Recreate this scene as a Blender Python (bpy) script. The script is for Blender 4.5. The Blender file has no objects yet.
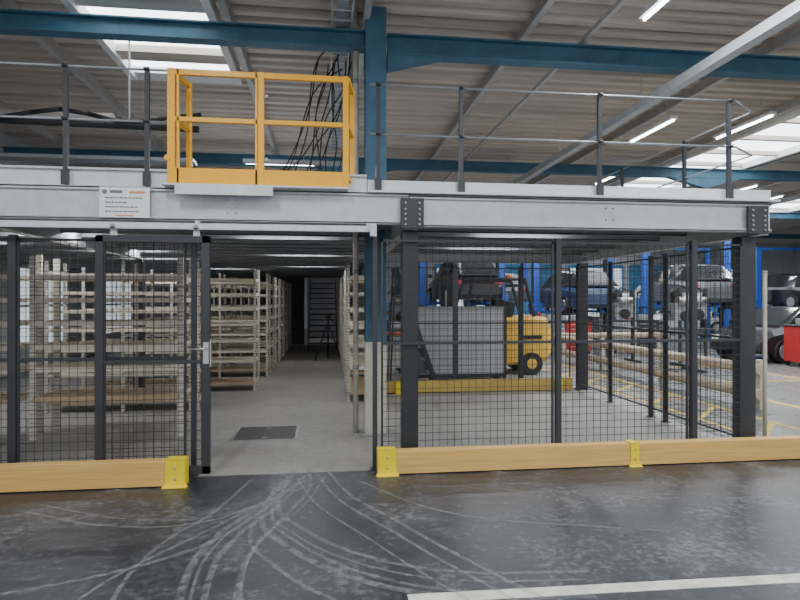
import bpy, bmesh, math, random
from mathutils import Vector, Matrix
random.seed(4)
C = bpy.context.scene.collection

# ---------------- materials ----------------
def mat(name, col, rough=0.5, metal=0.0, var=0.12, scale=6.0, bump=0.0, emit=0.0, stretch=(1,1,1), alpha=None):
    m = bpy.data.materials.new(name); m.use_nodes = True
    nt = m.node_tree; bs = nt.nodes['Principled BSDF']
    bs.inputs['Roughness'].default_value = rough
    bs.inputs['Metallic'].default_value = metal
    tc = nt.nodes.new('ShaderNodeTexCoord'); mp = nt.nodes.new('ShaderNodeMapping')
    mp.inputs['Scale'].default_value = stretch
    nz = nt.nodes.new('ShaderNodeTexNoise'); nz.inputs['Scale'].default_value = scale
    nz.inputs['Detail'].default_value = 6; nz.inputs['Roughness'].default_value = 0.65
    nt.links.new(tc.outputs['Object'], mp.inputs['Vector']); nt.links.new(mp.outputs['Vector'], nz.inputs['Vector'])
    cr = nt.nodes.new('ShaderNodeValToRGB')
    cr.color_ramp.elements[0].position = 0.3; cr.color_ramp.elements[1].position = 0.7
    a = [max(0, c*(1-var)) for c in col]; b = [min(1, c*(1+var)) for c in col]
    cr.color_ramp.elements[0].color = (*a, 1); cr.color_ramp.elements[1].color = (*b, 1)
    nt.links.new(nz.outputs['Fac'], cr.inputs['Fac']); nt.links.new(cr.outputs['Color'], bs.inputs['Base Color'])
    if bump:
        bp = nt.nodes.new('ShaderNodeBump'); bp.inputs['Strength'].default_value = bump; bp.inputs['Distance'].default_value = 0.02
        nt.links.new(nz.outputs['Fac'], bp.inputs['Height']); nt.links.new(bp.outputs['Normal'], bs.inputs['Normal'])
    if emit:
        bs.inputs['Emission Color'].default_value = (*col, 1); bs.inputs['Emission Strength'].default_value = emit
    return m

M = {}
M['anth'] = mat('anthracite_paint', (0.035,0.038,0.045), 0.45)
M['wire'] = mat('mesh_wire', (0.03,0.032,0.036), 0.5)
M['galv'] = mat('galvanised', (0.52,0.55,0.57), 0.45, 0.3, 0.1, 9)
M['galvlt'] = mat('galvanised_light', (0.64,0.67,0.69), 0.45, 0.15, 0.08, 9)
M['galvdk'] = mat('galvanised_dark', (0.30,0.32,0.34), 0.45, 0.35, 0.1, 9)
M['yel'] = mat('safety_yellow', (0.95,0.46,0.005), 0.4, 0, 0.06)
M['yel2'] = mat('bracket_yellow', (0.92,0.70,0.01), 0.45, 0, 0.08)
M['wood'] = mat('guard_timber', (0.70,0.43,0.13), 0.6, 0, 0.18, 5, 0.1, stretch=(0.4,5,9))
M['woody'] = mat('guard_timber_yellow', (0.58,0.41,0.10), 0.6, 0, 0.16, 5, 0.1, stretch=(0.4,5,9))
M['wood2'] = mat('pale_timber', (0.52,0.43,0.32), 0.6, 0, 0.12, 5, stretch=(6,0.4,6))
M['blue'] = mat('blue_steel', (0.045,0.135,0.21), 0.5, 0, 0.22, 3)
M['bluelift'] = mat('lift_blue', (0.02,0.09,0.42), 0.4)
M['cream'] = mat('cream_paint', (0.58,0.55,0.48), 0.6, 0, 0.2, 3)
M['roof'] = mat('roof_sheet', (0.54,0.48,0.42), 0.5, 0.0, 0.25, 1.2, stretch=(0.15,3,1))
M['purlin'] = mat('purlin', (0.38,0.36,0.34), 0.5, 0, 0.15)
M['tray'] = mat('tray_grey', (0.5,0.5,0.5), 0.45, 0.2)
M['deck'] = mat('deck_under', (0.42,0.43,0.45), 0.6)
M['joist'] = mat('joist_grey', (0.30,0.32,0.34), 0.5, 0.2)
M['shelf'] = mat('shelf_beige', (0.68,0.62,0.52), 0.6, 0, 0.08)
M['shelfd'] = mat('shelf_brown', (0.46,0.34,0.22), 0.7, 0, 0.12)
M['wall'] = mat('wall_paint', (0.50,0.52,0.54), 0.8, 0, 0.08, 1.5)
M['walldk'] = mat('wall_dark', (0.12,0.12,0.13), 0.8, 0, 0.15, 1.5)
M['bluew'] = mat('door_blue', (0.05,0.25,0.5), 0.6)
M['white'] = mat('white_paint', (0.8,0.8,0.8), 0.5, 0, 0.05)
M['glow'] = mat('skylight_panel', (0.92,0.96,1.0), 0.6, 0, 0.04, 2, emit=5.0)
M['glow2'] = mat('window_panel', (0.75,0.84,0.92), 0.6, 0, 0.04, 2, emit=0.8)
M['tube'] = mat('tube_light', (0.95,0.98,1.0), 0.5, 0, 0.0, emit=14)
M['black'] = mat('black_rubber', (0.015,0.015,0.016), 0.6)
M['cat'] = mat('forklift_yellow', (0.74,0.46,0.07), 0.45)
M['red'] = mat('red_paint', (0.45,0.03,0.03), 0.4)
M['orange'] = mat('orange_plastic', (0.8,0.2,0.04), 0.5)
M['board'] = mat('grey_board', (0.42,0.44,0.46), 0.6, 0, 0.08, 1.5)
M['boardd_shadow'] = mat('dark_board_and_shadow', (0.12,0.13,0.15), 0.6, 0, 0.2, 1.5)
M['glass'] = mat('dark_glass', (0.03,0.035,0.04), 0.1)
M['carw'] = mat('car_white', (0.7,0.72,0.74), 0.25)
M['cars'] = mat('car_silver', (0.12,0.13,0.145), 0.3, 0.4)
M['cark'] = mat('car_black', (0.02,0.02,0.025), 0.2)
M['carb'] = mat('car_blue', (0.03,0.06,0.14), 0.25)
M['lineY'] = mat('line_yellow', (0.7,0.5,0.04), 0.6, 0, 0.25, 8)
M['lineR'] = mat('line_red', (0.5,0.1,0.05), 0.6, 0, 0.25, 8)
M['lineW'] = mat('line_white', (0.62,0.62,0.56), 0.6, 0, 0.3, 7)
M['metal'] = mat('steel', (0.5,0.5,0.5), 0.3, 0.9)
M['signw'] = mat('sign_white', (0.8,0.82,0.84), 0.5, 0, 0.02)
M['signo'] = mat('sign_orange', (0.7,0.25,0.1), 0.5, 0, 0.02)
M['signg'] = mat('sign_grey', (0.15,0.15,0.17), 0.5, 0, 0.02)
M['grate'] = mat('cover_plate', (0.07,0.068,0.065), 0.6, 0.2, 0.3, 12, 0.3)

def perf():
    m = bpy.data.materials.new('perforated_upright'); m.use_nodes = True
    nt = m.node_tree; bs = nt.nodes['Principled BSDF']; bs.inputs['Roughness'].default_value = 0.55
    tc = nt.nodes.new('ShaderNodeTexCoord'); w = nt.nodes.new('ShaderNodeTexWave'); w.bands_direction = 'Z'
    w.inputs['Scale'].default_value = 6.0
    cr = nt.nodes.new('ShaderNodeValToRGB'); cr.color_ramp.elements[0].position = 0.12; cr.color_ramp.elements[1].position = 0.25
    cr.color_ramp.elements[0].color = (0.34,0.32,0.28,1); cr.color_ramp.elements[1].color = (0.60,0.57,0.50,1)
    nt.links.new(tc.outputs['Object'], w.inputs['Vector']); nt.links.new(w.outputs['Fac'], cr.inputs['Fac'])
    nt.links.new(cr.outputs['Color'], bs.inputs['Base Color'])
    return m
M['perf'] = perf()

def floor_mat(name, dark, mid, light, rmin, rmax, sc=0.9, bump=0.15, pos=(0.35,0.55,0.78), mixf=0.35):
    m = bpy.data.materials.new(name); m.use_nodes = True
    nt = m.node_tree; bs = nt.nodes['Principled BSDF']; L = nt.links.new
    tc = nt.nodes.new('ShaderNodeTexCoord')
    n1 = nt.nodes.new('ShaderNodeTexNoise'); n1.inputs['Scale'].default_value = sc; n1.inputs['Detail'].default_value = 10; n1.inputs['Roughness'].default_value = 0.72
    n1.inputs['Distortion'].default_value = 0.6
    n2 = nt.nodes.new('ShaderNodeTexNoise'); n2.inputs['Scale'].default_value = sc*14; n2.inputs['Detail'].default_value = 8; n2.inputs['Roughness'].default_value = 0.7
    L(tc.outputs['Object'], n1.inputs['Vector']); L(tc.outputs['Object'], n2.inputs['Vector'])
    mx = nt.nodes.new('ShaderNodeMix'); mx.data_type = 'FLOAT'; mx.inputs[0].default_value = mixf
    L(n1.outputs['Fac'], mx.inputs[2]); L(n2.outputs['Fac'], mx.inputs[3])
    cr = nt.nodes.new('ShaderNodeValToRGB'); e = cr.color_ramp.elements
    e[0].position = pos[0]; e[0].color = (*dark,1); e[1].position = pos[2]; e[1].color = (*light,1)
    k = e.new(pos[1]); k.color = (*mid,1)
    L(mx.outputs[0], cr.inputs['Fac']); L(cr.outputs['Color'], bs.inputs['Base Color'])
    mr = nt.nodes.new('ShaderNodeMapRange'); mr.inputs['From Min'].default_value = 0.3; mr.inputs['From Max'].default_value = 0.7
    mr.inputs['To Min'].default_value = rmin; mr.inputs['To Max'].default_value = rmax
    L(mx.outputs[0], mr.inputs['Value']); L(mr.outputs['Result'], bs.inputs['Roughness'])
    bp = nt.nodes.new('ShaderNodeBump'); bp.inputs['Strength'].default_value = bump; bp.inputs['Distance'].default_value = 0.01
    L(n2.outputs['Fac'], bp.inputs['Height']); L(bp.outputs['Normal'], bs.inputs['Normal'])
    return m
M['fdark'] = floor_mat('floor_black_screed', (0.020,0.022,0.027), (0.043,0.046,0.054), (0.22,0.225,0.235), 0.22, 0.6, 1.3, 0.35, (0.40,0.51,0.66), 0.5)
M['fconc'] = floor_mat('floor_concrete', (0.19,0.18,0.165), (0.275,0.262,0.245), (0.36,0.345,0.325), 0.4, 0.65, 0.7, 0.12, (0.38,0.5,0.64), 0.45)
M['fshop'] = floor_mat('floor_workshop', (0.13,0.14,0.135), (0.20,0.205,0.20), (0.30,0.30,0.29), 0.2, 0.4, 0.5, 0.05)

def mark_mat():
    m = bpy.data.materials.new('tyre_scuff'); m.use_nodes = True
    nt = m.node_tree; bs = nt.nodes['Principled BSDF']; L = nt.links.new
    bs.inputs['Base Color'].default_value = (0.36,0.36,0.37,1); bs.inputs['Roughness'].default_value = 0.65
    tc = nt.nodes.new('ShaderNodeTexCoord'); n = nt.nodes.new('ShaderNodeTexNoise'); n.inputs['Scale'].default_value = 14; n.inputs['Detail'].default_value = 8; n.inputs['Roughness'].default_value = 0.8
    mr = nt.nodes.new('ShaderNodeMapRange'); mr.inputs['From Min'].default_value = 0.40; mr.inputs['From Max'].default_value = 0.66
    mr.inputs['To Max'].default_value = 0.6
    L(tc.outputs['Object'], n.inputs['Vector']); L(n.outputs['Fac'], mr.inputs['Value']); L(mr.outputs['Result'], bs.inputs['Alpha'])
    return m
M['mark'] = mark_mat()

# ---------------- builder ----------------
class B:
    def __init__(s, name, bevel=0.0):
        s.name = name; s.bm = bmesh.new(); s.mats = []; s.M = Matrix(); s.bevel = bevel; s.smooth = False
    def mi(s, k):
        if k not in s.mats: s.mats.append(k)
        return s.mats.index(k)
    def v(s, p): return s.bm.verts.new(s.M @ Vector(p))
    def f(s, vs, k):
        try:
            fc = s.bm.faces.new(vs); fc.material_index = s.mi(k); return fc
        except ValueError: return None
    def box(s, x0,x1,y0,y1,z0,z1,k):
        vs = [s.v((x,y,z)) for x in (x0,x1) for y in (y0,y1) for z in (z0,z1)]
        for q in ((0,1,3,2),(4,6,7,5),(0,4,5,1),(2,3,7,6),(0,2,6,4),(1,5,7,3)):
            s.f([vs[i] for i in q], k)
    def poly(s, pts, k): s.f([s.v(p) for p in pts], k)
    def bar(s, p0, p1, w, h, k):
        p0=Vector(p0); p1=Vector(p1); d=(p1-p0).normalized()
        up = Vector((0,0,1)) if abs(d.z)<0.95 else Vector((0,1,0))
        a = d.cross(up).normalized()*w/2; b = a.cross(d).normalized()*h/2
        r0=[s.v(p0+q) for q in (a+b,a-b,-a-b,-a+b)]; r1=[s.v(p1+q) for q in (a+b,a-b,-a-b,-a+b)]
        for i in range(4): s.f([r0[i],r0[(i+1)%4],r1[(i+1)%4],r1[i]],k)
        s.f(r0[::-1],k); s.f(r1,k)
    def cyl(s, p0, p1, r, k, n=12, r2=None):
        p0=Vector(p0); p1=Vector(p1); d=(p1-p0).normalized(); r2 = r if r2 is None else r2
        up = Vector((0,0,1)) if abs(d.z)<0.95 else Vector((0,1,0))
        a = d.cross(up).normalized(); b = a.cross(d).normalized()
        c=[(math.cos(2*math.pi*i/n), math.sin(2*math.pi*i/n)) for i in range(n)]
        r0=[s.v(p0+(a*x+b*y)*r) for x,y in c]; r1=[s.v(p1+(a*x+b*y)*r2) for x,y in c]
        for i in range(n):
            fc=s.f([r0[i],r0[(i+1)%n],r1[(i+1)%n],r1[i]],k)
            if fc and n>6: fc.smooth=True
        s.f(r0[::-1],k); s.f(r1,k)
    def path(s, pts, r, k, n=8):
        for a,b in zip(pts, pts[1:]): s.cyl(a,b,r,k,n)
    def loft(s, rings, k, cap=True, fn=None):
        R=[[s.v(p) for p in r] for r in rings]; n=len(R[0])
        for j,(a,b) in enumerate(zip(R,R[1:])):
            for i in range(n):
                s.f([a[i],a[(i+1)%n],b[(i+1)%n],b[i]], fn(j,i) if fn else k)
        if cap: s.f(R[0][::-1],k); s.f(R[-1],k)
    def extr(s, prof, y0, y1, k):
        a=[s.v((x,y0,z)) for x,z in prof]; b=[s.v((x,y1,z)) for x,z in prof]; n=len(prof)
        for i in range(n): s.f([a[i],a[(i+1)%n],b[(i+1)%n],b[i]],k)
        s.f(a[::-1],k); s.f(b,k)
    def done(s):
        bmesh.ops.recalc_face_normals(s.bm, faces=s.bm.faces)
        me = bpy.data.meshes.new(s.name+'_mesh'); s.bm.to_mesh(me); s.bm.free()
        for k in s.mats: me.materials.append(M[k])
        o = bpy.data.objects.new(s.name, me); C.objects.link(o)
        if s.bevel:
            md=o.modifiers.new('bevel','BEVEL'); md.width=s.bevel; md.segments=2; md.limit_method='ANGLE'
        return o
def T(x,y,z=0,rz=0): return Matrix.Translation((x,y,z)) @ Matrix.Rotation(math.radians(rz),4,'Z')

H=1.67
XL,XR,YB,YF = -7.0, 30.0, 34.0, -6.0
ZR=5.30
# ---------------- floor ----------------
b=B('floor'); 
b.box(XL,XR,YF,5.66,-0.1,0,'fdark'); b.box(XL,4.75,5.66,YB,-0.1,0,'fconc'); b.box(4.75,XR,5.66,YB,-0.1,0,'fshop'); b.done()

b=B('floor_line_white'); b.M=T(0,3.2,0,-1.2); b.box(0.45,9,-0.05,0.05,0,0.003,'lineW'); b.done()

# ---------------- ceiling ----------------
b=B('ceiling')
y=YF
pts=[]
while y<YB:
    pts += [(y,ZR),(y+0.12,ZR),(y+0.16,ZR+0.06),(y+0.24,ZR+0.06)]
    y+=0.28
for (y0,z0),(y1,z1) in zip(pts,pts[1:]):
    b.poly([(XL,y0,z0),(XR,y0,z0),(XR,y1,z1),(XL,y1,z1)],'roof')
b.done()

b=B('roof_purlins')
for x in (-5.9,-3.8,-1.2,0.5,2.6,6.2,8.4,11.2,13.3,15.4,18.5,20,23):
    b.box(x-0.03,x+0.03,YF,YB,ZR-0.16,ZR,'purlin'); b.box(x-0.06,x+0.02,YF,YB,ZR-0.17,ZR-0.155,'tray')
b.done()
b=B('conduit_trunking')
b.box(4.52,4.66,YF,26,4.46,4.58,'galv'); 
for y in range(-4,26,3): b.cyl((4.59,y,4.58),(4.59,y,ZR),0.012,'galv',6)
b.box(3.3,3.36,YF,26,5.04,5.1,'tray')
b.done()

# blue frames
def iframe(b,x0,x1,y,z0,z1):
    b.box(x0,x1,y-0.09,y+0.09,z0,z0+0.02,'blue'); b.box(x0,x1,y-0.09,y+0.09,z1-0.02,z1,'blue'); b.box(x0,x1,y-0.012,y+0.012,z0+0.02,z1-0.02,'blue')
b=B('roof_beam'); iframe(b,XL,0.49,7.25,4.80,5.02); iframe(b,0.75,XR,7.25,4.74,5.0)
b.extr([(0.75,4.74),(0.75,4.56),(1.45,4.74)],7.17,7.33,'blue')
b.done()
for i,y in enumerate((13.6,20.0,26.5)):
    b=B('roof_beam'); iframe(b,XL,XR,y,4.76,5.0)
    for x in (0.6,9.5):
        b.extr([(x,4.76),(x,4.5),(x+1.0,4.76)],y-0.08,y+0.08,'blue'); b.extr([(x,4.76),(x,4.5),(x-1.0,4.76)],y-0.08,y+0.08,'blue')
    b.done()
def hcol(name,x,y,top,split,cx=0.13):
    b=B(name,0.004)
    for z0,z1,k in ((0,split,'cream'),(split,top,'blue')):
        if z1-z0<.01: continue
        b.box(x-0.13,x+0.13,y-0.13,y-0.112,z0,z1,k); b.box(x-0.13,x+0.13,y+0.112,y+0.13,z0,z1,k); b.box(x-0.01,x+0.01,y-0.112,y+0.112,z0,z1,k)
    b.box(x-0.2,x+0.2,y-0.2,y+0.2,0,0.02,'galvdk')
    b.done()
hcol('steel_column',0.60,7.25,ZR,1.15)
for x,y in ((0.6,26.5),(9.5,26.5)): hcol('steel_column',x,y,ZR,0.0)
b=B('downpipe'); b.cyl((0.36,7.3,0),(0.36,7.3,ZR),0.035,'cream'); 
for z in (0.8,2.0,3.2,4.4): b.cyl((0.36,7.3,z),(0.36,7.3,z+0.05),0.042,'galvdk')
b.done()

# walls
b=B('wall_back'); b.box(XL,XR,YB,YB+0.15,0,ZR+0.3,'wall'); b.done()
b=B('wall_left'); b.box(XL-0.15,XL,YF,YB,0,ZR+0.3,'wall'); b.done()
b=B('wall_right'); b.box(XR,XR+0.15,YF,YB,0,ZR+0.3,'wall'); b.done()
for i,(y0,y1) in enumerate(((13.9,16.6),(18.5,22))):
    b=B('window_%d'%(i+1)); b.box(XL,XL+0.03,y0,y1,0.6,2.4,'glow2')
    for yy in (y0,(y0+y1)/2,y1): b.box(XL,XL+0.06,yy-0.04,yy+0.04,0.55,2.45,'white')
    for zz in (0.55,1.5,2.4): b.box(XL,XL+0.06,y0,y1,zz,zz+0.06,'white')
    b.done()
for i,(x0,x1,k) in enumerate(((6.5,9.8,'glow2'),(10.4,14.2,'bluew'),(14.8,18.2,'glow2'),(18.8,22.5,'bluew'),(23,27,'glow2'))):
    b=B('door_%d'%(i+1)); 
    for j in range(7): b.box(x0,x1,YB-0.06,YB-0.001,0.02+0.52*j,0.5+0.52*j,k)
    b.box(x0-0.1,x0,YB-0.1,YB,0,3.8,'bluew'); b.box(x1,x1+0.1,YB-0.1,YB,0,3.8,'bluew'); b.box(x0,x1,YB-0.1,YB,3.65,3.85,'bluew')
    b.done()

def skylight(name,x0,x1,y0,y1,n,ladder=False):
    b=B(name)
    z=ZR-0.02
    b.box(x0,x1,y0,y1,z,z+0.01,'glow')
    for x in (x0,x1): b.box(x-0.05,x+0.05,y0,y1,z-0.16,z+0.02,'white')
    for i in range(n+1):
        yy=y0+(y1-y0)*i/n; w=0.05 if not ladder else 0.16
        b.box(x0,x1,yy-w,yy+w,z-0.10,z+0.01,'roof' if 0<i<n else 'white')
    b.done()
skylight('window_8',-3.0,-1.4,5.6,9.5,5,True)
skylight('window_9',8.75,10.9,8.0,32,20)
skylight('window_10',16,18,6,32,16)

def lamp(x,y,z,along='y',L=1.5,power=55,hang=True):
    b=B('fluorescent_light'); 
    if along=='y':
        b.box(x-0.06,x+0.06,y-L/2,y+L/2,z,z+0.05,'white'); b.cyl((x,y-L/2+0.03,z-0.02),(x,y+L/2-0.03,z-0.02),0.018,'tube',8)
        if hang:
            for yy in (y-L/3,y+L/3): b.cyl((x,yy,z+0.05),(x,yy,ZR),0.006,'galv',5)
    else:
        b.box(x-L/2,x+L/2,y-0.06,y+0.06,z,z+0.05,'white'); b.cyl((x-L/2+0.03,y,z-0.02),(x+L/2-0.03,y,z-0.02),0.018,'tube',8)
        if hang:
            for xx in (x-L/3,x+L/3): b.cyl((xx,y,z+0.05),(xx,y,ZR),0.006,'galv',5)
    o=b.done()
    ld=bpy.data.lights.new('tube_glow','AREA'); ld.shape='RECTANGLE'; ld.size=0.1; ld.size_y=L-0.1
    ld.energy=power; ld.color=(0.95,0.98,1.0)
    lo=bpy.data.objects.new('tube_glow',ld); C.objects.link(lo); lo.location=(x,y,z-0.045); lo.parent=o
    if along=='x': lo.rotation_euler=(0,0,math.pi/2)
for x,y,z in ((6.05,10.2,4.85),(3.55,5.4,4.85),(7.7,9.9,4.9),(12.0,15.6,4.9),
              (-1.5,2.4,4.9),(2.6,1.8,4.9),(6.2,2.4,4.9),(-4.8,1.5,4.9),(0.6,-1.5,4.9),(5,-1.5,4.9),(10.5,3.5,4.9),  # this row: added fixtures out of view, lighting the front floor
              (7.4,14.5,4.9),(7,18,4.9),(13,11,4.9),(14,17,4.9),(11.8,22,4.9),(15.2,25,4.9),(5.5,24,4.9),(20,15,4.9),(4.2,18.5,4.9)):
    lamp(x,y,z,power=115)
lamp(-1.0,12.7,4.62,'x',1.5,115)
for x,n,p in ((-3.6,2,26),(-0.6,2,16),(-3.5,6,26),(-3.5,9,20),(-0.45,7,18),(2.6,1,14),(2.6,4,18),(-2.8,15,16),(-0.4,13,12),(-5.4,4,22)):  # added tubes tucked between the joists to brighten the shelves below
    lamp(x,6.3+0.62*n+0.34,2.61,'x',1.2,p,False)

# ---------------- mezzanine ----------------
b=B('mezzanine_platform')
def chan(b,x0,x1,y,z0,z1,k='galv',d=0.07):
    b.box(x0,x1,y,y+0.012,z0,z1,k); b.box(x0,x1,y-d*0.35,y+d,z0-0.004,z0+0.012,k); b.box(x0,x1,y-d*0.35,y+d,z1-0.012,z1+0.004,k)
    b.box(x0,x1,y-d*0.35,y-d*0.35+0.008,z0,z0+0.03,k); b.box(x0,x1,y-d*0.35,y-d*0.35+0.008,z1-0.03,z1,k)
chan(b,XL,0.80,5.66,2.42,2.72); chan(b,0.81,4.72,5.66,2.40,2.70)
for x in (-3.0,-0.9,2.9):
    for dx in (-0.04,0.04):
        for z in (2.50,2.62): b.cyl((x+dx,5.645,z),(x+dx,5.66,z),0.008,'galvdk',6)
b.box(XL,0.39,5.72,5.735,2.74,2.89,'galvlt'); b.box(0.4,4.78,5.72,5.735,2.74,2.86,'galvlt')
b.box(XL,0.39,5.69,5.72,2.885,2.905,'galv'); b.box(0.4,4.78,5.58,5.72,2.715,2.735,'galvlt')
b.box(-1.5,0.2,5.50,5.64,2.725,2.74,'galvlt'); b.box(-1.38,-0.5,5.49,5.50,2.64,2.74,'galvlt')
# deck with notch round the blue column
b.box(XL,0.44,5.735,22,2.68,2.715,'deck'); b.box(0.44,0.86,5.735,7.08,2.68,2.715,'deck'); b.box(0.44,0.86,7.42,22,2.68,2.715,'deck'); b.box(0.86,4.72,5.735,10.65,2.68,2.715,'deck')
y=6.3
while y<22:
    b.box(XL,0.80,y,y+0.05,2.50,2.68,'joist'); b.box(XL,0.80,y,y+0.09,2.50,2.51,'galv')
    if y<10.5: b.box(0.86,4.66,y,y+0.05,2.50,2.68,'joist'); b.box(0.86,4.66,y,y+0.09,2.50,2.51,'galv')
    y+=0.62
for x in (-3.2,0.83,4.66):
    b.box(x-0.06,x-0.04,5.68,10.6,2.38,2.68,'galv'); b.box(x-0.06,x+0.06,5.68,10.6,2.37,2.385,'galv')
chan(b,0.9,4.72,10.55,2.38,2.7)
b.box(4.75,4.765,5.74,10.65,2.73,2.86,'galvlt')
b.done()

def mcol(x,y,plate=True):
    b=B('mezzanine_column',0.004); w=0.08
    b.box(x-w,x+w,y-w,y-w+0.012,0.012,2.36,'anth'); b.box(x-w,x+w,y+w-0.012,y+w,0.012,2.36,'anth')
    b.box(x-w,x-w+0.012,y-w+0.012,y+w-0.012,0.012,2.36,'anth'); b.box(x+w-0.012,x+w,y-w+0.012,y+w-0.012,0.012,2.36,'anth')
    b.box(x-0.13,x+0.13,y-0.13,y+0.13,0,0.012,'anth')
    if plate:
        b.box(x-0.115,x+0.115,5.60,5.615,2.37,2.67,'anth'); b.box(x-0.115,x-0.095,5.615,5.63,2.37,2.67,'anth'); b.box(x+0.095,x+0.115,5.615,5.63,2.37,2.67,'anth')
        for z in (2.41,2.46,2.51,2.56,2.62):
            for dx in (-0.07,0.07): b.cyl((x+dx,5.585,z),(x+dx,5.60,z),0.014,'galvdk',6)
    b.done()
mcol(0.83,5.82); mcol(4.54,5.82); mcol(4.75,10.32,False); mcol(-3.2,10.4,False)

def railing(name,pts,posts,ztop=3.80,zmid=3.30,z0=2.74,r=0.011):
    b=B(name)
    for z in (ztop,zmid):
        b.path([(x,y,z) for x,y in pts],r,'galvdk')
    for x,y in posts:
        b.box(x-0.02,x+0.02,y-0.02,y+0.02,z0,ztop+0.01,'anth'); b.box(x-0.035,x+0.035,y-0.03,y-0.02,z0,z0+0.13,'anth')
        for z in (ztop,zmid): b.cyl((x-0.025,y-0.028,z),(x+0.025,y-0.028,z),0.016,'anth',8)
    b.done()
railing('mezzanine_railing',[(XL,5.70),(-1.5,5.70)],[(-5.0,5.70),(-3.7,5.7),(-2.40,5.70),(-1.68,5.70)],3.84,3.35)
railing('mezzanine_railing',[(0.42,5.70),(4.35,5.70),(4.78,6.0),(4.78,10.6),(0.9,10.6)],
        [(0.50,5.7),(1.34,5.70),(2.81,5.70),(4.27,5.70),(4.78,7.25),(4.78,8.9),(4.78,10.6),(2.9,10.6)],3.80,3.31)

# yellow safety gate
b=B('safety_gate',0.004)
x0,x1,xm=-1.47,0.20,-0.62; zt=3.83; zb=2.745; y=5.62
def post(x,yy,w=0.085,z0=zb,z1=zt): b.box(x-w/2,x+w/2,yy-0.025,yy+0.025,z0,z1,'yel')
post(x0+0.03,y,0.07); post(xm,y-0.005,0.055); post(x1-0.02,y,0.055); post(x1+0.055,y+0.35,0.05); post(x0+0.11,y+0.35,0.05)
for z,h in ((zt-0.03,0.055),(3.36,0.045)):
    b.box(x0,x1,y-0.02,y+0.02,z-h/2,z+h/2,'yel')
b.box(x0,x1,y-0.02,y+0.0,zb+0.01,zb+0.16,'yel')
for x in (x0+0.09,xm-0.045): b.box(x-0.012,x+0.012,y-0.02,y+0.02,zb,zt,'yel')
for xx,x2 in ((x0+0.03,x0+0.11),(x1,x1+0.055)):
    for z in (zt-0.03,3.36,zb+0.1): b.bar((xx,y,z),(x2,y+0.35,z),0.045,0.045,'yel')
b.cyl((x0,5.585,zb+0.25),(x0,5.6,zb+0.25),0.03,'yel',10)
for z in (3.0,3.6): b.cyl((xm+0.05,5.58,z),(xm+0.05,5.60,z),0.02,'galvdk',8)
b.done()

# sign on beam
b=B('load_notice_sign'); sx0,sx1,sz0,sz1=-2.07,-1.63,2.43,2.71
b.box(sx0,sx1,5.60,5.612,sz0,sz1,'signw')
b.cyl((sx0+0.045,5.596,sz1-0.045),(sx0+0.045,5.6,sz1-0.045),0.022,'signg',12); b.box(sx0+0.09,sx0+0.2,5.597,5.6,sz1-0.055,sz1-0.03,'signg')
b.box(sx0+0.26,sx1-0.04,5.597,5.6,sz1-0.055,sz1-0.035,'signo')
random.seed(2)
for r in range(4):
    x=sx0+0.05
    for k in range(10):
        w=random.uniform(0.012,0.035)
        if x+w>sx1-0.05 or (r==1 and k>5): break
        b.box(x,x+w,5.597,5.6,sz1-0.105-0.042*r,sz1-0.093-0.042*r,'signg'); x+=w+0.008
b.box(sx0+0.14,sx1-0.14,5.597,5.6,sz0+0.012,sz0+0.024,'signo')
b.done()

# ---------------- mesh fences ----------------
def panel(b,p0,p1,z0,z1,frame=0.03,pitch=0.075,wt=0.0045,mid=None,vp=0.075):
    p0=Vector((*p0,0)); p1=Vector((*p1,0)); d=p1-p0; L=d.length; u=d/L
    n=Vector((-u.y,u.x,0))
    def bx(s0,s1,za,zb2,t,k):
        a=p0+u*s0; c=p0+u*s1; o=n*t/2
        vs=[b.v(q) for q in ((a-o)+Vector((0,0,za)),(a+o)+Vector((0,0,za)),(a+o)+Vector((0,0,zb2)),(a-o)+Vector((0,0,zb2)),
                             (c-o)+Vector((0,0,za)),(c+o)+Vector((0,0,za)),(c+o)+Vector((0,0,zb2)),(c-o)+Vector((0,0,zb2)))]
        for q in ((0,1,2,3),(4,7,6,5),(0,4,5,1),(1,5,6,2),(2,6,7,3),(3,7,4,0)): b.f([vs[i] for i in q],k)
    ns=max(2,round(L/pitch))
    for i in range(1,ns): bx(L*i/ns-wt/2,L*i/ns+wt/2,z0,z1,wt,'wire')
    nz=round((z1-z0)/vp)
    for i in range(1,nz): 
        z=z0+(z1-z0)*i/nz; bx(0,L,z-wt/2,z+wt/2,wt,'wire')
    f2=frame*.7
    bx(0,L,z0,z0+f2,f2,'anth'); bx(0,L,z1-f2,z1,f2,'anth'); bx(0,f2,z0,z1,f2,'anth'); bx(L-f2,L,z0,z1,f2,'anth')
    if mid: bx(0,L,mid-0.014,mid+0.014,frame,'anth')
def fpost(b,x,y,w=0.06,h=2.3):
    b.box(x-w/2,x+w/2,y-w/2,y+w/2,0,h,'anth'); b.box(x-w,x+w,y-w,y+w,0,0.01,'anth')

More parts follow.
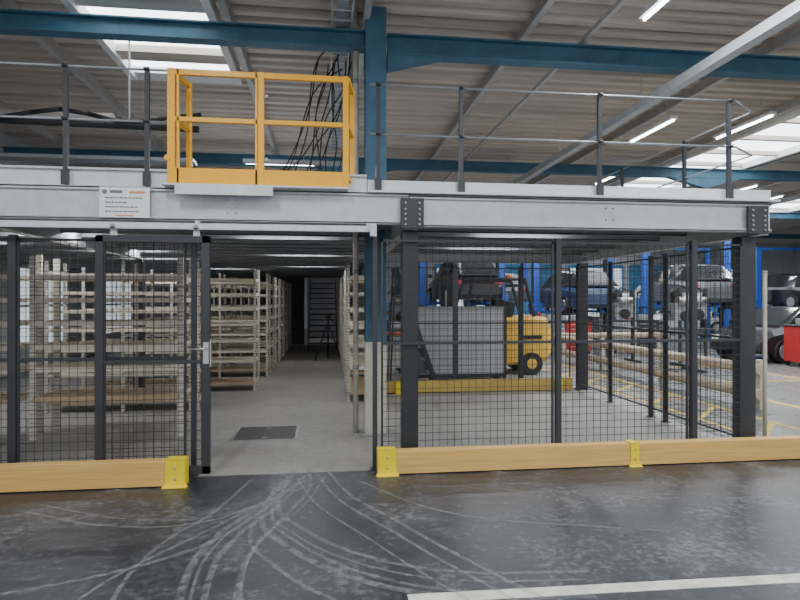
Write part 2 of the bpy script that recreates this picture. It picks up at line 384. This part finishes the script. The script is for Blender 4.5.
b=B('mesh_fence')
P=[0.50,2.34,3.83,4.45]
for a,c in zip(P,P[1:]): panel(b,(a+0.03,5.70),(c-0.03,5.70),0.12,2.27,mid=1.24)
for x,w in ((0.47,0.045),(2.36,0.055),(3.86,0.06)): fpost(b,x,5.70,w)
b.done()
b=B('mesh_fence')
Q=[5.98,7.4,8.95,10.2]
for a,c in zip(Q,Q[1:]): panel(b,(4.60,a+0.03),(4.60,c-0.03),0.12,2.27,mid=1.24,pitch=.09,vp=.09)
for y in Q[1:]+[7.75]: fpost(b,4.60,y,0.05)
b.done()
b=B('mesh_fence')
P=[1.0,2.35,3.6,4.6]
for a,c in zip(P,P[1:]): panel(b,(a+0.03,10.45),(c-0.03,10.45),0.12,2.27,mid=1.24,pitch=.09,vp=.09)
for x in P[:3]: fpost(b,x,10.45,0.05)
b.done()
b=B('mesh_fence')
P=[-5.2,-4.0,-2.86,-1.30]
for a,c in zip(P,P[1:]): panel(b,(a+0.03,5.72),(c-0.03,5.72),0.12,2.24,mid=1.12)
for x in P[1:-1]: fpost(b,x,5.72,0.06,2.27)
fpost(b,-1.26,5.72,0.045,2.27)
b.done()

# sliding gate left
b=B('sliding_gate'); gx0,gx1=-2.08,-1.08; yg=5.56
panel(b,(gx0+0.05,yg),(gx1-0.05,yg),0.1,2.24,frame=0.04,mid=1.10,pitch=.09,vp=.09)
for x in (gx0,gx1-0.065): b.box(x,x+0.065,yg-0.03,yg+0.03,0.06,2.26,'anth')
b.box(gx0,gx1,yg-0.03,yg+0.03,0.06,0.13,'anth'); b.box(gx0,gx1,yg-0.03,yg+0.03,2.20,2.26,'anth')
b.box(gx1-0.055,gx1-0.005,yg-0.045,yg-0.03,1.08,1.28,'metal'); b.cyl((gx1-0.03,yg-0.03,1.22),(gx1-0.03,yg-0.09,1.22),0.012,'metal')
b.cyl((gx1-0.03,yg-0.085,1.22),(gx1-0.15,yg-0.085,1.22),0.011,'metal'); b.box(gx1,gx1+0.012,yg-0.02,yg+0.02,1.05,1.3,'metal')
for x in (gx0+0.15,gx1-0.12): b.box(x-0.03,x+0.03,yg-0.01,yg+0.01,2.26,2.325,'galv'); b.cyl((x,yg-0.04,2.34),(x,yg-0.032,2.34),0.025,'galvdk')
b.done()
b=B('sliding_gate_rail'); b.box(-5.5,0.47,5.53,5.58,2.33,2.38,'galvlt'); b.box(-5.5,0.47,5.52,5.53,2.32,2.335,'galv')
for x in (-4.5,-3,-1.2,0.40): b.box(x-0.02,x+0.02,5.58,5.63,2.36,2.41,'galv')
b.box(0.41,0.47,5.50,5.6,2.28,2.40,'galvlt')
b.done()

# timber guards
def bracket(b,x,y0,y1,w,h=0.245):
    b.box(x-w/2,x+w/2,y0-0.012,y0-0.002,0.0,h,'yel2'); b.box(x-w/2,x+w/2,y0-0.012,y1+0.01,h-0.008,h,'yel2'); b.box(x-w/2,x+w/2,y1+0.002,y1+0.01,0,h,'yel2')
    b.extr([(x-w/2-0.03,0),(x+w/2+0.03,0),(x+w/2,0.05),(x-w/2,0.05)],y0-0.018,y0-0.012,'yel2')
    b.box(x-w/2-0.02,x+w/2+0.02,y0-0.05,y0-0.012,0,0.008,'yel2')
    for z in (0.07,0.17): b.cyl((x,y0-0.022,z),(x,y0-0.012,z),0.010,'galvdk',6)
b=B('timber_guard',0.005); b.box(-5.5,-1.27,5.37,5.49,0.01,0.232,'wood'); bracket(b,-1.345,5.37,5.49,0.17); b.box(-1.268,-1.258,5.358,5.5,0,.245,'yel2'); bracket(b,-3.5,5.37,5.49,0.1); b.done()
b=B('timber_guard',0.005); b.box(0.49,6.4,5.47,5.59,0.01,0.225,'wood'); bracket(b,0.57,5.47,5.59,0.17); b.box(.478,.488,5.458,5.6,0,.245,'yel2'); bracket(b,3.07,5.47,5.59,0.09,.235)
b.done()
b=B('timber_guard'); b.box(1.0,4.5,10.2,10.32,0.02,0.22,'woody'); b.box(1.2,1.35,10.15,10.2,0,0.24,'yel2'); b.box(4.2,4.3,10.15,10.2,0,0.24,'yel2'); b.done()

# floor hatch
b=B('floor_access_cover'); b.M=T(-0.75,7.4,0,0)
b.box(-0.36,0.36,-0.36,0.36,0,0.005,'grate'); 
for q in ((-0.39,-0.36,-0.39,0.39),(0.36,0.39,-0.39,0.39),(-0.36,0.36,-0.39,-0.36),(-0.36,0.36,0.36,0.39)): b.box(*q,0,0.008,'galvdk')
b.box(-0.03,0.03,-0.28,-0.25,.005,.008,'galvdk'); b.box(-0.03,0.03,0.25,0.28,.005,.008,'galvdk')
b.done()

# ---------------- shelving racks ----------------
def rack(x0,x1,y0,y1,h,zs,bays,cross=False,k='shelf',w=0.022,lip=.028,bottom='shelfd',load=False):
    b=B('shelving_rack')
    lx=(x1-x0)>=(y1-y0)
    for i in range(bays+1):
        t=i/bays
        if lx:
            x=x0+(x1-x0)*t
            for y in (y0,y1):
                b.box(x-w,x+w,y-0.018,y+0.018,0,h,'perf')
        else:
            y=y0+(y1-y0)*t
            for x in (x0,x1): b.box(x-0.018,x+0.018,y-w,y+w,0,h,'perf')
    for j,z in enumerate(zs):
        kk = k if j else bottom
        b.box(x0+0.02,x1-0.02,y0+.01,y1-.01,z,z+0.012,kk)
        b.box(x0,x1,y0-0.022,y0+0.01,z-lip,z+0.015,kk); b.box(x0,x1,y1-0.01,y1+0.022,z-lip,z+0.015,k)
        b.box(x0,x0+0.01,y0,y1,z-lip,z+0.015,k); b.box(x1-0.01,x1,y0,y1,z-lip,z+0.015,k)
        if load:
            x=x0+.1
            while x<x1-.4:
                ww=random.uniform(.2,.45); 
                if random.random()<.6: b.box(x,x+ww,y0+.05,y1-.1,z+.012,z+random.uniform(.12,.26),random.choice(['galvdk','black','shelfd','bluew','red','white']))
                x+=ww+.06
    b.done()
Z6=[0.15,0.55,0.92,1.22,1.50,1.78,2.05]
rack(-6.2,-3.62,7.25,7.85,2.25,[0.5,0.85,1.12,1.40,1.68,1.95],2,w=.03,lip=.04)
rack(-3.46,-1.78,7.35,7.95,2.2,[0.50,0.85,1.12,1.40,1.68,1.95],1,w=.035,lip=.04)
rack(-4.1,-1.95,9.1,9.7,2.25,Z6,2)
rack(-4.3,-1.32,10.9,11.5,2.25,Z6,3)
for i in range(6):
    y=12.9+1.55*i
    rack(-4.3,-1.3,y,y+0.6,2.25,Z6,3,False)
for i in range(5):
    y=12.0+1.9*i
    rack(0.38,0.8,y,y+1.6,2.25,Z6,2,False)
rack(0.35,0.85,9.5,11.4,2.25,Z6,2,False)
for x,y in ((5.2,25.6),(9.9,24.2),(14.4,29.5),(8.3,29.5)): rack(x,x+2.2,y,y+.6,2.2,[.2,.7,1.2,1.7],2,load=True,k='bluew')

b=B('wall_partition'); b.box(XL,-0.85,22.0,22.12,0,2.68,'walldk'); b.box(0.5,1.0,22.0,22.12,0,2.68,'walldk'); b.box(-0.85,0.5,25.5,25.6,0,5,'walldk'); b.done()
b=B('wall_partition'); b.box(0.92,1.0,12.0,22,0,2.68,'walldk'); b.done()
b=B('staircase')
for i in range(12):
    b.box(-0.6,0.3,19.6+0.24*i,19.86+0.24*i,0.19*(i+1),0.19*(i+1)+0.03,'black')
b.bar((-0.62,19.5,0.05),(-0.62,22.4,2.4),0.03,0.2,'anth'); b.bar((0.32,19.5,0.05),(0.32,22.4,2.4),0.03,0.2,'anth')
b.done()
b=B('camera_tripod'); b.M=T(0.03,16.2)
for a in (90,210,330):
    c,s=math.cos(math.radians(a)),math.sin(math.radians(a))
    b.cyl((0.03*c,0.03*s,1.0),(0.42*c,0.42*s,0.0),0.018,'black'); b.cyl((0.2*c,0.2*s,0.55),(0,0,0.6),0.008,'black',6)
b.cyl((0,0,0.55),(0,0,1.15),0.022,'black'); b.box(-0.08,0.08,-0.06,0.06,1.15,1.25,'black'); b.cyl((0,-0.1,1.2),(0,-0.06,1.2),0.04,'black'); b.cyl((0.05,0,1.15),(0.2,0.15,1.02),0.01,'black')
b.done()

# ---------------- forklift ----------------
b=B('forklift',0.012); b.M=T(3.78,13.0,0,0)
def ring(x,hw,z0,z1,ch):
    return [(x,-hw,z0+ch),(x,-hw,z1-ch),(x,-hw+ch,z1),(x,hw-ch,z1),(x,hw,z1-ch),(x,hw,z0+ch),(x,hw-ch,z0),(x,-hw+ch,z0)]
b.loft([ring(0.2,0.52,0.22,1.25,0.04),ring(0.85,0.56,0.25,1.32,0.08),ring(1.15,0.54,0.28,1.28,0.12),ring(1.28,0.42,0.38,1.1,0.15)],'cat')
b.loft([ring(-0.95,0.5,0.25,0.62,0.03),ring(-0.4,0.52,0.22,0.6,0.03),ring(0.5,0.5,0.22,0.62,0.03)],'cat')
b.loft([ring(-0.25,0.36,0.62,0.98,0.03),ring(0.1,0.4,0.62,1.02,0.03),ring(0.22,0.42,0.62,1.1,0.03)],'cat')
b.extr([(-0.95,0.62),(-0.95,1.2),(-0.8,1.25),(-0.62,1.1),(-0.7,0.62)],-0.4,0.4,'cat')
b.box(-0.2,0.25,-0.25,0.25,1.06,1.18,'black'); b.bar((0.23,0,1.2),(0.34,0,1.65),0.46,0.1,'black')
b.cyl((-0.7,0,1.05),(-0.5,0,1.35),0.025,'black'); b.cyl((-0.51,0,1.32),(-0.49,0,1.36),0.17,'black',20)
for y in (-0.48,0.48):
    b.bar((-0.85,y,1.15),(-0.55,y,2.13),0.06,0.07,'black'); b.bar((0.85,y,1.3),(0.62,y,2.13),0.06,0.07,'black'); b.bar((-0.57,y,2.13),(0.64,y,2.13),0.06,0.06,'black')
    b.cyl((-0.62,y-0.09,0.31),(-0.62,y+0.11,0.31),0.31,'black',24); b.cyl((-0.62,y-0.11,0.31),(-0.62,y+0.115,0.31),0.16,'cat',16)
    b.cyl((0.75,y-0.13,0.25),(0.75,y+0.13,0.25),0.25,'black',24); b.cyl((0.75,y-0.14,0.25),(0.75,y+0.14,0.25),0.12,'cat',16)
for i in range(8): b.bar((-0.5+0.15*i,-0.48,2.14),(-0.5+0.15*i,0.48,2.14),0.03,0.03,'black')
for y in (-0.33,0.33):
    b.box(-1.12,-0.98,y-0.05,y+0.05,0.08,2.25,'black'); b.box(-1.2,-1.13,y*0.8-0.05,y*0.8+0.05,0.05,0.7,'black'); b.box(-2.2,-1.13,y*0.8-0.06,y*0.8+0.06,0.05,0.1,'black')
for z in (0.3,0.6,1.3,2.2): b.box(-1.14,-1.08,-0.4,0.4,z,z+0.08,'black')
b.cyl((-1.03,0.15,0.2),(-1.03,0.15,1.9),0.035,'metal'); b.cyl((-1.03,-0.15,0.2),(-1.03,-0.15,1.9),0.035,'metal')
b.box(1.0,1.06,-0.35,-0.25,1.30,1.38,'red'); b.cyl((0.5,0.3,2.15),(0.5,0.3,2.28),0.05,'orange')
b.box(0.55,1.0,-0.575,-0.56,0.8,0.88,'black'); b.box(1.275,1.29,-0.3,0.3,0.55,0.85,'black')
b.done()

# boards in front of forklift
b=B('panel_stack'); b.M=T(0,11.9)
b.box(1.6,3.72,-0.02,0.02,0.12,1.5,'board'); b.box(1.6,3.72,0.03,0.06,0.1,1.46,'boardd_shadow')
b.box(1.55,1.6,-0.04,0.08,0.0,1.55,'anth'); b.box(3.72,3.77,-0.04,0.08,0,1.55,'anth'); b.box(1.55,3.77,-0.04,0.08,1.5,1.54,'galvdk'); b.box(1.55,3.77,-0.04,0.08,0.05,0.12,'anth')
for x in (1.7,3.6): b.box(x-0.04,x+0.04,-0.35,0.45,0,0.05,'anth')
b.poly([(1.62,-.022,.14),(2.25,-.022,.14),(1.62,-.022,1.3)],'boardd_shadow')  # diagonal shadow on the board, painted as a dark triangle
b.done()
b=B('step_ladder')
for y in (11.0,11.45):
    b.bar((2.1,y,0.03),(1.3,y,2.3),0.03,0.09,'anth')
for i in range(1,9): b.box(2.1-0.089*i-0.09,2.1-0.089*i+0.09,11.0,11.45,0.252*i-0.01,0.252*i+0.015,'galvdk')
b.bar((1.3,11.0,2.3),(1.2,11.0,0.02),0.03,0.05,'anth'); b.bar((1.3,11.45,2.3),(1.2,11.45,0.02),0.03,0.05,'anth')
b.done()

# ---------------- workshop ----------------
def car(x,y,z,rz,col,s=1.0):
    b=B('car'); b.M=T(x,y,z,rz)@Matrix.Scale(s,4)
    def r(x,hw,z0,z1): return [(x,-hw,z0+.06),(x,-hw,z1-.14),(x,-hw*.88,z1),(x,hw*.88,z1),(x,hw,z1-.14),(x,hw,z0+.06),(x,hw*.9,z0),(x,-hw*.9,z0)]
    b.loft([r(-2.1,.7,.35,.68),r(-1.98,.8,.24,.86),r(-1.3,.86,.2,.95),r(0,.88,.2,.97),r(.95,.87,.2,.95),r(1.6,.84,.22,.86),r(2.02,.77,.27,.7),r(2.12,.66,.33,.56)],col)
    def c(x,hw,z1): return [(x,-hw,.93),(x,-hw*.82,z1-.05),(x,-hw*.7,z1),(x,hw*.7,z1),(x,hw*.82,z1-.05),(x,hw,.93)]
    b.loft([c(-1.95,.72,.98),c(-1.35,.78,1.4),c(-.5,.8,1.49),(c(.25,.8,1.45)),c(1.05,.76,.98)],col,fn=lambda j,i: col if (i in (1,2,3) and j in (1,2)) else 'glass')
    for xx in (-1.3,1.3):
        for sy in (-1,1):
            b.cyl((xx,sy*.68,.31),(xx,sy*.9,.31),.31,'black',20); b.cyl((xx,sy*.89,.31),(xx,sy*.915,.31),.2,'metal',12)
    b.box(2.0,2.1,-.62,-.42,.58,.7,'white'); b.box(2.0,2.1,.42,.62,.58,.7,'white'); b.box(2.08,2.14,-.35,.35,.4,.54,'black')
    b.box(-2.1,-2.0,-.74,-.5,.66,.8,'red'); b.box(-2.1,-2.0,.5,.74,.66,.8,'red')
    for sy in (-1,1): b.box(.75,.9,sy*.95-.07,sy*.95+.07,.95,1.08,col)
    b.done()
def lift(x,y,zc,rz=0,h=3.9,w=1.35):
    b=B('car_lift'); b.M=T(x,y,0,rz)
    for s in (-1,1):
        b.box(-.14,.14,s*w-.11,s*w+.11,0,h,'bluelift'); b.box(-.1,.1,s*w-s*.13-.03,s*w-s*.13+.03,.1,h-.1,'black')
        b.box(-.3,.3,s*w-.25,s*w+.25,0,.03,'bluelift'); b.box(-.18,.18,s*w-.2,s*w+.2,zc-.05,zc+.25,'bluelift')
        for d in (-1,1): b.bar((0,s*w-s*.15,zc-.05),(d*.9,s*.55,zc-.02),.1,.08,'bluelift'); b.cyl((d*.9,s*.55,zc-.02),(d*.9,s*.55,zc+.1),.06,'black')
        b.box(.14,.34,s*w-.1,s*w+.1,1.2,1.6,'anth')
    b.box(-.05,.05,-w,w,h-.1,h,'bluelift')
    b.done()
for x,y,rz,zc,col in ((4.5,19,90,1.6,'cark'),(8.6,19.5,90,1.3,'carb'),(12.3,18.6,80,1.5,'cars'),(14.8,23,90,1.6,'carw'),(7.8,26,90,1.5,'cars'),(19.5,22.5,90,1.4,'cark')):
    lift(x,y,zc+0.0,rz,3.9); car(x,y,zc-0.12,rz,col)
car(11.2,27.2,0,15,'carw'); car(17.8,27.2,0,170,'carw'); car(12.95,15.0,0,195,'cark'); car(4.0,30.5,0,0,'carw'); car(22,29,0,0,'carb'); car(17.4,18.2,0,60,'carb')

def cabinet(x,y,k,rz=0,h=1.0,w=.8):
    b=B('tool_cabinet',0.01); b.M=T(x,y,0,rz)
    b.box(-w/2,w/2,-.25,.25,.12,h,k); b.box(-w/2-.02,w/2+.02,-.27,.27,h,h+.04,'black')
    n=6
    for i in range(n):
        z=.16+(h-.2)*i/n; b.box(-w/2+.03,w/2-.03,-.27,-.25,z,z+(h-.2)/n-.02,k); b.box(-w/3,w/3,-.285,-.27,z+.08,z+.1,'metal')
    for sx in (-1,1):
        for sy in (-1,1): b.cyl((sx*w*.4,sy*.2-.02,.06),(sx*w*.4,sy*.2+.02,.06),.06,'black')
    b.box(-.2,.1,-.1,.1,h+.04,h+.2,'galvdk')
    b.done()
for x,y,k in ((12.0,13.2,'red'),(9.2,17.2,'galvdk'),(6.4,20.5,'red'),(6.6,18.6,'bluelift'),(10.4,20.6,'galvdk'),(12.3,23,'red'),(5.6,22.4,'anth'),(15.4,15.6,'red'),(6.9,17.1,'galvdk'),(10.0,17.3,'anth'),(7.6,17.0,'red')):
    cabinet(x,y,k)
def bench(x,y,rz=0):
    b=B('workbench'); b.M=T(x,y,0,rz)
    b.box(-1,1,-.35,.35,.85,.9,'shelfd')
    for sx in (-.93,.93):
        for sy in (-.3,.3): b.box(sx-.03,sx+.03,sy-.03,sy+.03,0,.85,'bluelift')
    b.box(-.95,.95,-.3,.3,.25,.28,'galvdk')
    random.seed(int(x*10))
    for i in range(8):
        px=random.uniform(-.85,.75); w=random.uniform(.08,.25); k=random.choice(['galv','black','orange','red','white','bluelift'])
        if i%2: b.cyl((px,0,.9),(px,0,.9+w),w*.4,k)
        else: b.box(px,px+w,-.2,.1,.9,.9+w*.9,k)
    b.box(-1,1,.33,.36,.9,1.6,'bluew')
    b.done()
for q in ((8,22.8),(3.4,23.4),(17.5,24.8)): bench(*q)
def stand(x,y,k='orange'):
    b=B('engine_stand'); b.M=T(x,y)
    b.box(-.4,.4,-.3,.3,0.9,.95,k)
    for sx in (-.35,.35):
        b.box(sx-.03,sx+.03,-.03,.03,0,1.95,k); b.box(sx-.04,sx+.04,-.4,.4,0,.06,k)
    b.box(-.25,.25,-.2,.2,1.2,1.6,'galvdk'); b.cyl((-.2,-.2,1.65),(.2,-.2,1.65),.1,'metal'); b.cyl((-.1,0,1.6),(-.1,0,1.95),.12,'black'); b.cyl((.12,0,1.6),(.12,0,1.85),.1,'galv'); b.cyl((0,-.2,1.3),(0,-.28,1.3),.13,'black')
    b.box(-.35,.35,-.03,.03,1.35,1.42,k); b.path([(-.3,-.1,1.8),(-.1,-.2,2.0),(.2,-.15,1.9),(.3,0,1.6)],.02,'black')
    b.done()
stand(1.62,12.7); stand(8.2,12.6,'anth'); stand(9.2,13.6,'anth'); stand(7.9,14.8,'anth')

# workshop guard rail
b=B('workshop_guard_rail')
for z in (0.62,0.24): b.cyl((6.45,7.9,z),(6.45,16,z),.08,'wood2',14)
for y in (8.1,10.7,13.2,15.8): b.box(6.54,6.62,y-.06,y+.06,0,.75,'cream')
b.cyl((6.4,16.3,.62),(10.2,16.3,.62),.08,'wood2',14)
for x in (7,8.5,10): b.box(x-.05,x+.05,16.4,16.48,0,.72,'cream')
b.done()
b=B('guard_post'); b.cyl((4.90,5.95,0),(4.90,5.95,1.98),.022,'cream',12); b.box(4.82,4.98,5.87,6.03,0,.012,'cream'); b.cyl((4.90,5.95,1.98),(4.90,5.95,2.0),.027,'cream',12); b.done()

b=B('floor_markings')
for x0,x1,y0,y1,k in ((5.15,5.22,6.0,17,'lineY'),(6.0,6.07,6.0,17,'lineY'),(7.2,7.3,7,18,'lineY'),(9.9,10.0,7,18,'lineY')): b.box(x0,x1,y0,y1,0,.003,k)
for i in range(9):
    y=6.4+1.2*i
    b.poly([(5.22,y,.002),(5.32,y,.002),(6.0,y+.7,.002),(5.9,y+.7,.002)],'lineY')
for y in (8.2,10.8,13.4): b.box(7.3,9.9,y,y+.08,0,.003,'lineY')
for y in (9,11.5): b.box(5.3,5.9,y,y+.06,0.0,.004,'lineR')
b.done()

# tyre marks
def smooth(pts,n=10):
    out=[]
    P=[Vector(p) for p in pts]; P=[2*P[0]-P[1]]+P+[2*P[-1]-P[-2]]
    for i in range(1,len(P)-2):
        for t in range(n):
            t/=n; a,b_,c,d=P[i-1],P[i],P[i+1],P[i+2]
            out.append(.5*((2*b_)+(-a+c)*t+(2*a-5*b_+4*c-d)*t*t+(-a+3*b_-3*c+d)*t**3))
    out.append(P[-2]); return out
b=B('tyre_marks')
zz=[0.0015]
def mark(pts,w,off=(0,0)):
    S=[p+Vector(off) for p in smooth(pts)]
    for i,(p,q) in enumerate(zip(S,S[1:])):
        d=(q-p).normalized(); n=Vector((-d.y,d.x))*w/2
        z=zz[0]
        dq=d if i+2>=len(S) else (S[i+2]-q).normalized(); nq=Vector((-dq.y,dq.x))*w/2
        b.poly([(*(p+n),z),(*(p-n),z),(*(q-nq),z),(*(q+nq),z)],'mark')
    zz[0]+=0.0002
A=[(-.35,5.6),(-.525,4.81),(-.735,4.33),(-.84,3.85),(-.81,3.3),(-.7,2.9)]
mark(A,.05); mark(A,.04,(.14,-.03)); mark(A,.02,(.34,-.05)); mark(A,.02,(.06,0)); mark(A,.03,(-.35,-.1))
Cc=[(-.42,5.5),(-.49,4.48),(-.28,4.0),(.02,3.6),(.42,3.3),(.85,3.16),(1.5,3.1)]
mark(Cc,.05); mark(Cc,.03,(.07,.05)); mark(Cc,.04,(.1,.28)); mark(Cc,.02,(.05,.18)); mark(Cc,.03,(-.05,-.3))
D=[(-.1,5.6),(.1,4.85),(.45,4.17),(.72,3.65),(1.1,3.0)]
mark(D,.03); mark(D,.02,(-.18,-.1)); mark(D,.035,(.1,.1))
E=[(-2.4,4.9),(-1.6,4.5),(-.9,4.5),(-.2,5.2)]
mark(E,.03); mark(E,.02,(.1,.12)); mark([(-1.5,2.8),(-1.3,3.6),(-.8,4.4),(-.2,5.4)],.03)
mark([(.3,5.3),(1.0,4.4),(2.4,3.9)],.02)
mark([(-2.6,3.4),(-1.6,3.6),(-.8,4.1),(-.3,5.2)],.04)
mark([(-.2,5.9),(-.15,5.2),(-.3,4.6),(-.5,3.9),(-.5,3.1)],.035)
b.done()

# cable tray + cables above mezzanine
b=B('cable_tray')
for x in (0.06,0.30): b.box(x-.01,x+.01,YF,13,5.04,5.12,'galv')
y=YF
while y<13: b.box(.06,.30,y,y+.02,5.04,5.05,'galv'); y+=.25
b.box(.11,.25,YF,13,5.05,5.08,'galvdk')
b.done()
b=B('cable_bundle')
random.seed(9)
for i in range(12):
    x=.0+random.uniform(-.1,.3); pts=[]
    y0=8.2+random.uniform(-.4,.6)
    ex=random.uniform(-.9,.3)
    for t in range(17):
        t/=16; pts.append((x+(ex-x)*t+.08*math.sin(6*t+i),y0+.1*math.sin(3*t+i),5.0-1.95*t**(.7+.05*i)+.06*math.sin(9*t+i*2)))
    b.path(pts,.009,'black',5)
b.box(-1.2,.3,8.5,8.6,3.3,3.36,'galvdk'); b.box(-1.2,.3,8.5,8.6,3.65,3.7,'galvdk')
b.done()
b=B('overhead_pipework')
b.cyl((XL,8.0,4.02),(-1.7,8.0,3.95),.045,'black'); b.cyl((XL,8.2,4.1),(-1.9,8.2,4.05),.035,'galvdk'); 
S=[(-5.5+.35*i,7.9,4.05+.07*math.sin(i*1.3)) for i in range(12)]; b.path(S,.03,'black')
for x in (-6,-4.4,-2.6): b.cyl((x,8.05,3.9),(x,8.05,ZR),.012,'galv',6)
b.box(XL,.3,10.5,10.56,3.35,3.45,'galvdk'); b.cyl((XL,9.2,4.4),(-3.2,9.2,4.4),.09,'purlin',14); b.box(XL,-2.0,9.0,9.3,3.75,3.8,'galvdk')
b.done()

# ---------------- world, camera ----------------
w=bpy.data.worlds.new('World'); bpy.context.scene.world=w; w.use_nodes=True
w.node_tree.nodes['Background'].inputs[0].default_value=(0.93,0.96,1.0,1); w.node_tree.nodes['Background'].inputs[1].default_value=1.3
cam=bpy.data.cameras.new('camera'); co=bpy.data.objects.new('camera',cam); C.objects.link(co)
cam.sensor_width=36; cam.lens=26.0; cam.clip_end=200
co.location=(0,0,H); co.rotation_euler=(math.radians(90),0,math.radians(-7.2))
bpy.context.scene.camera=co
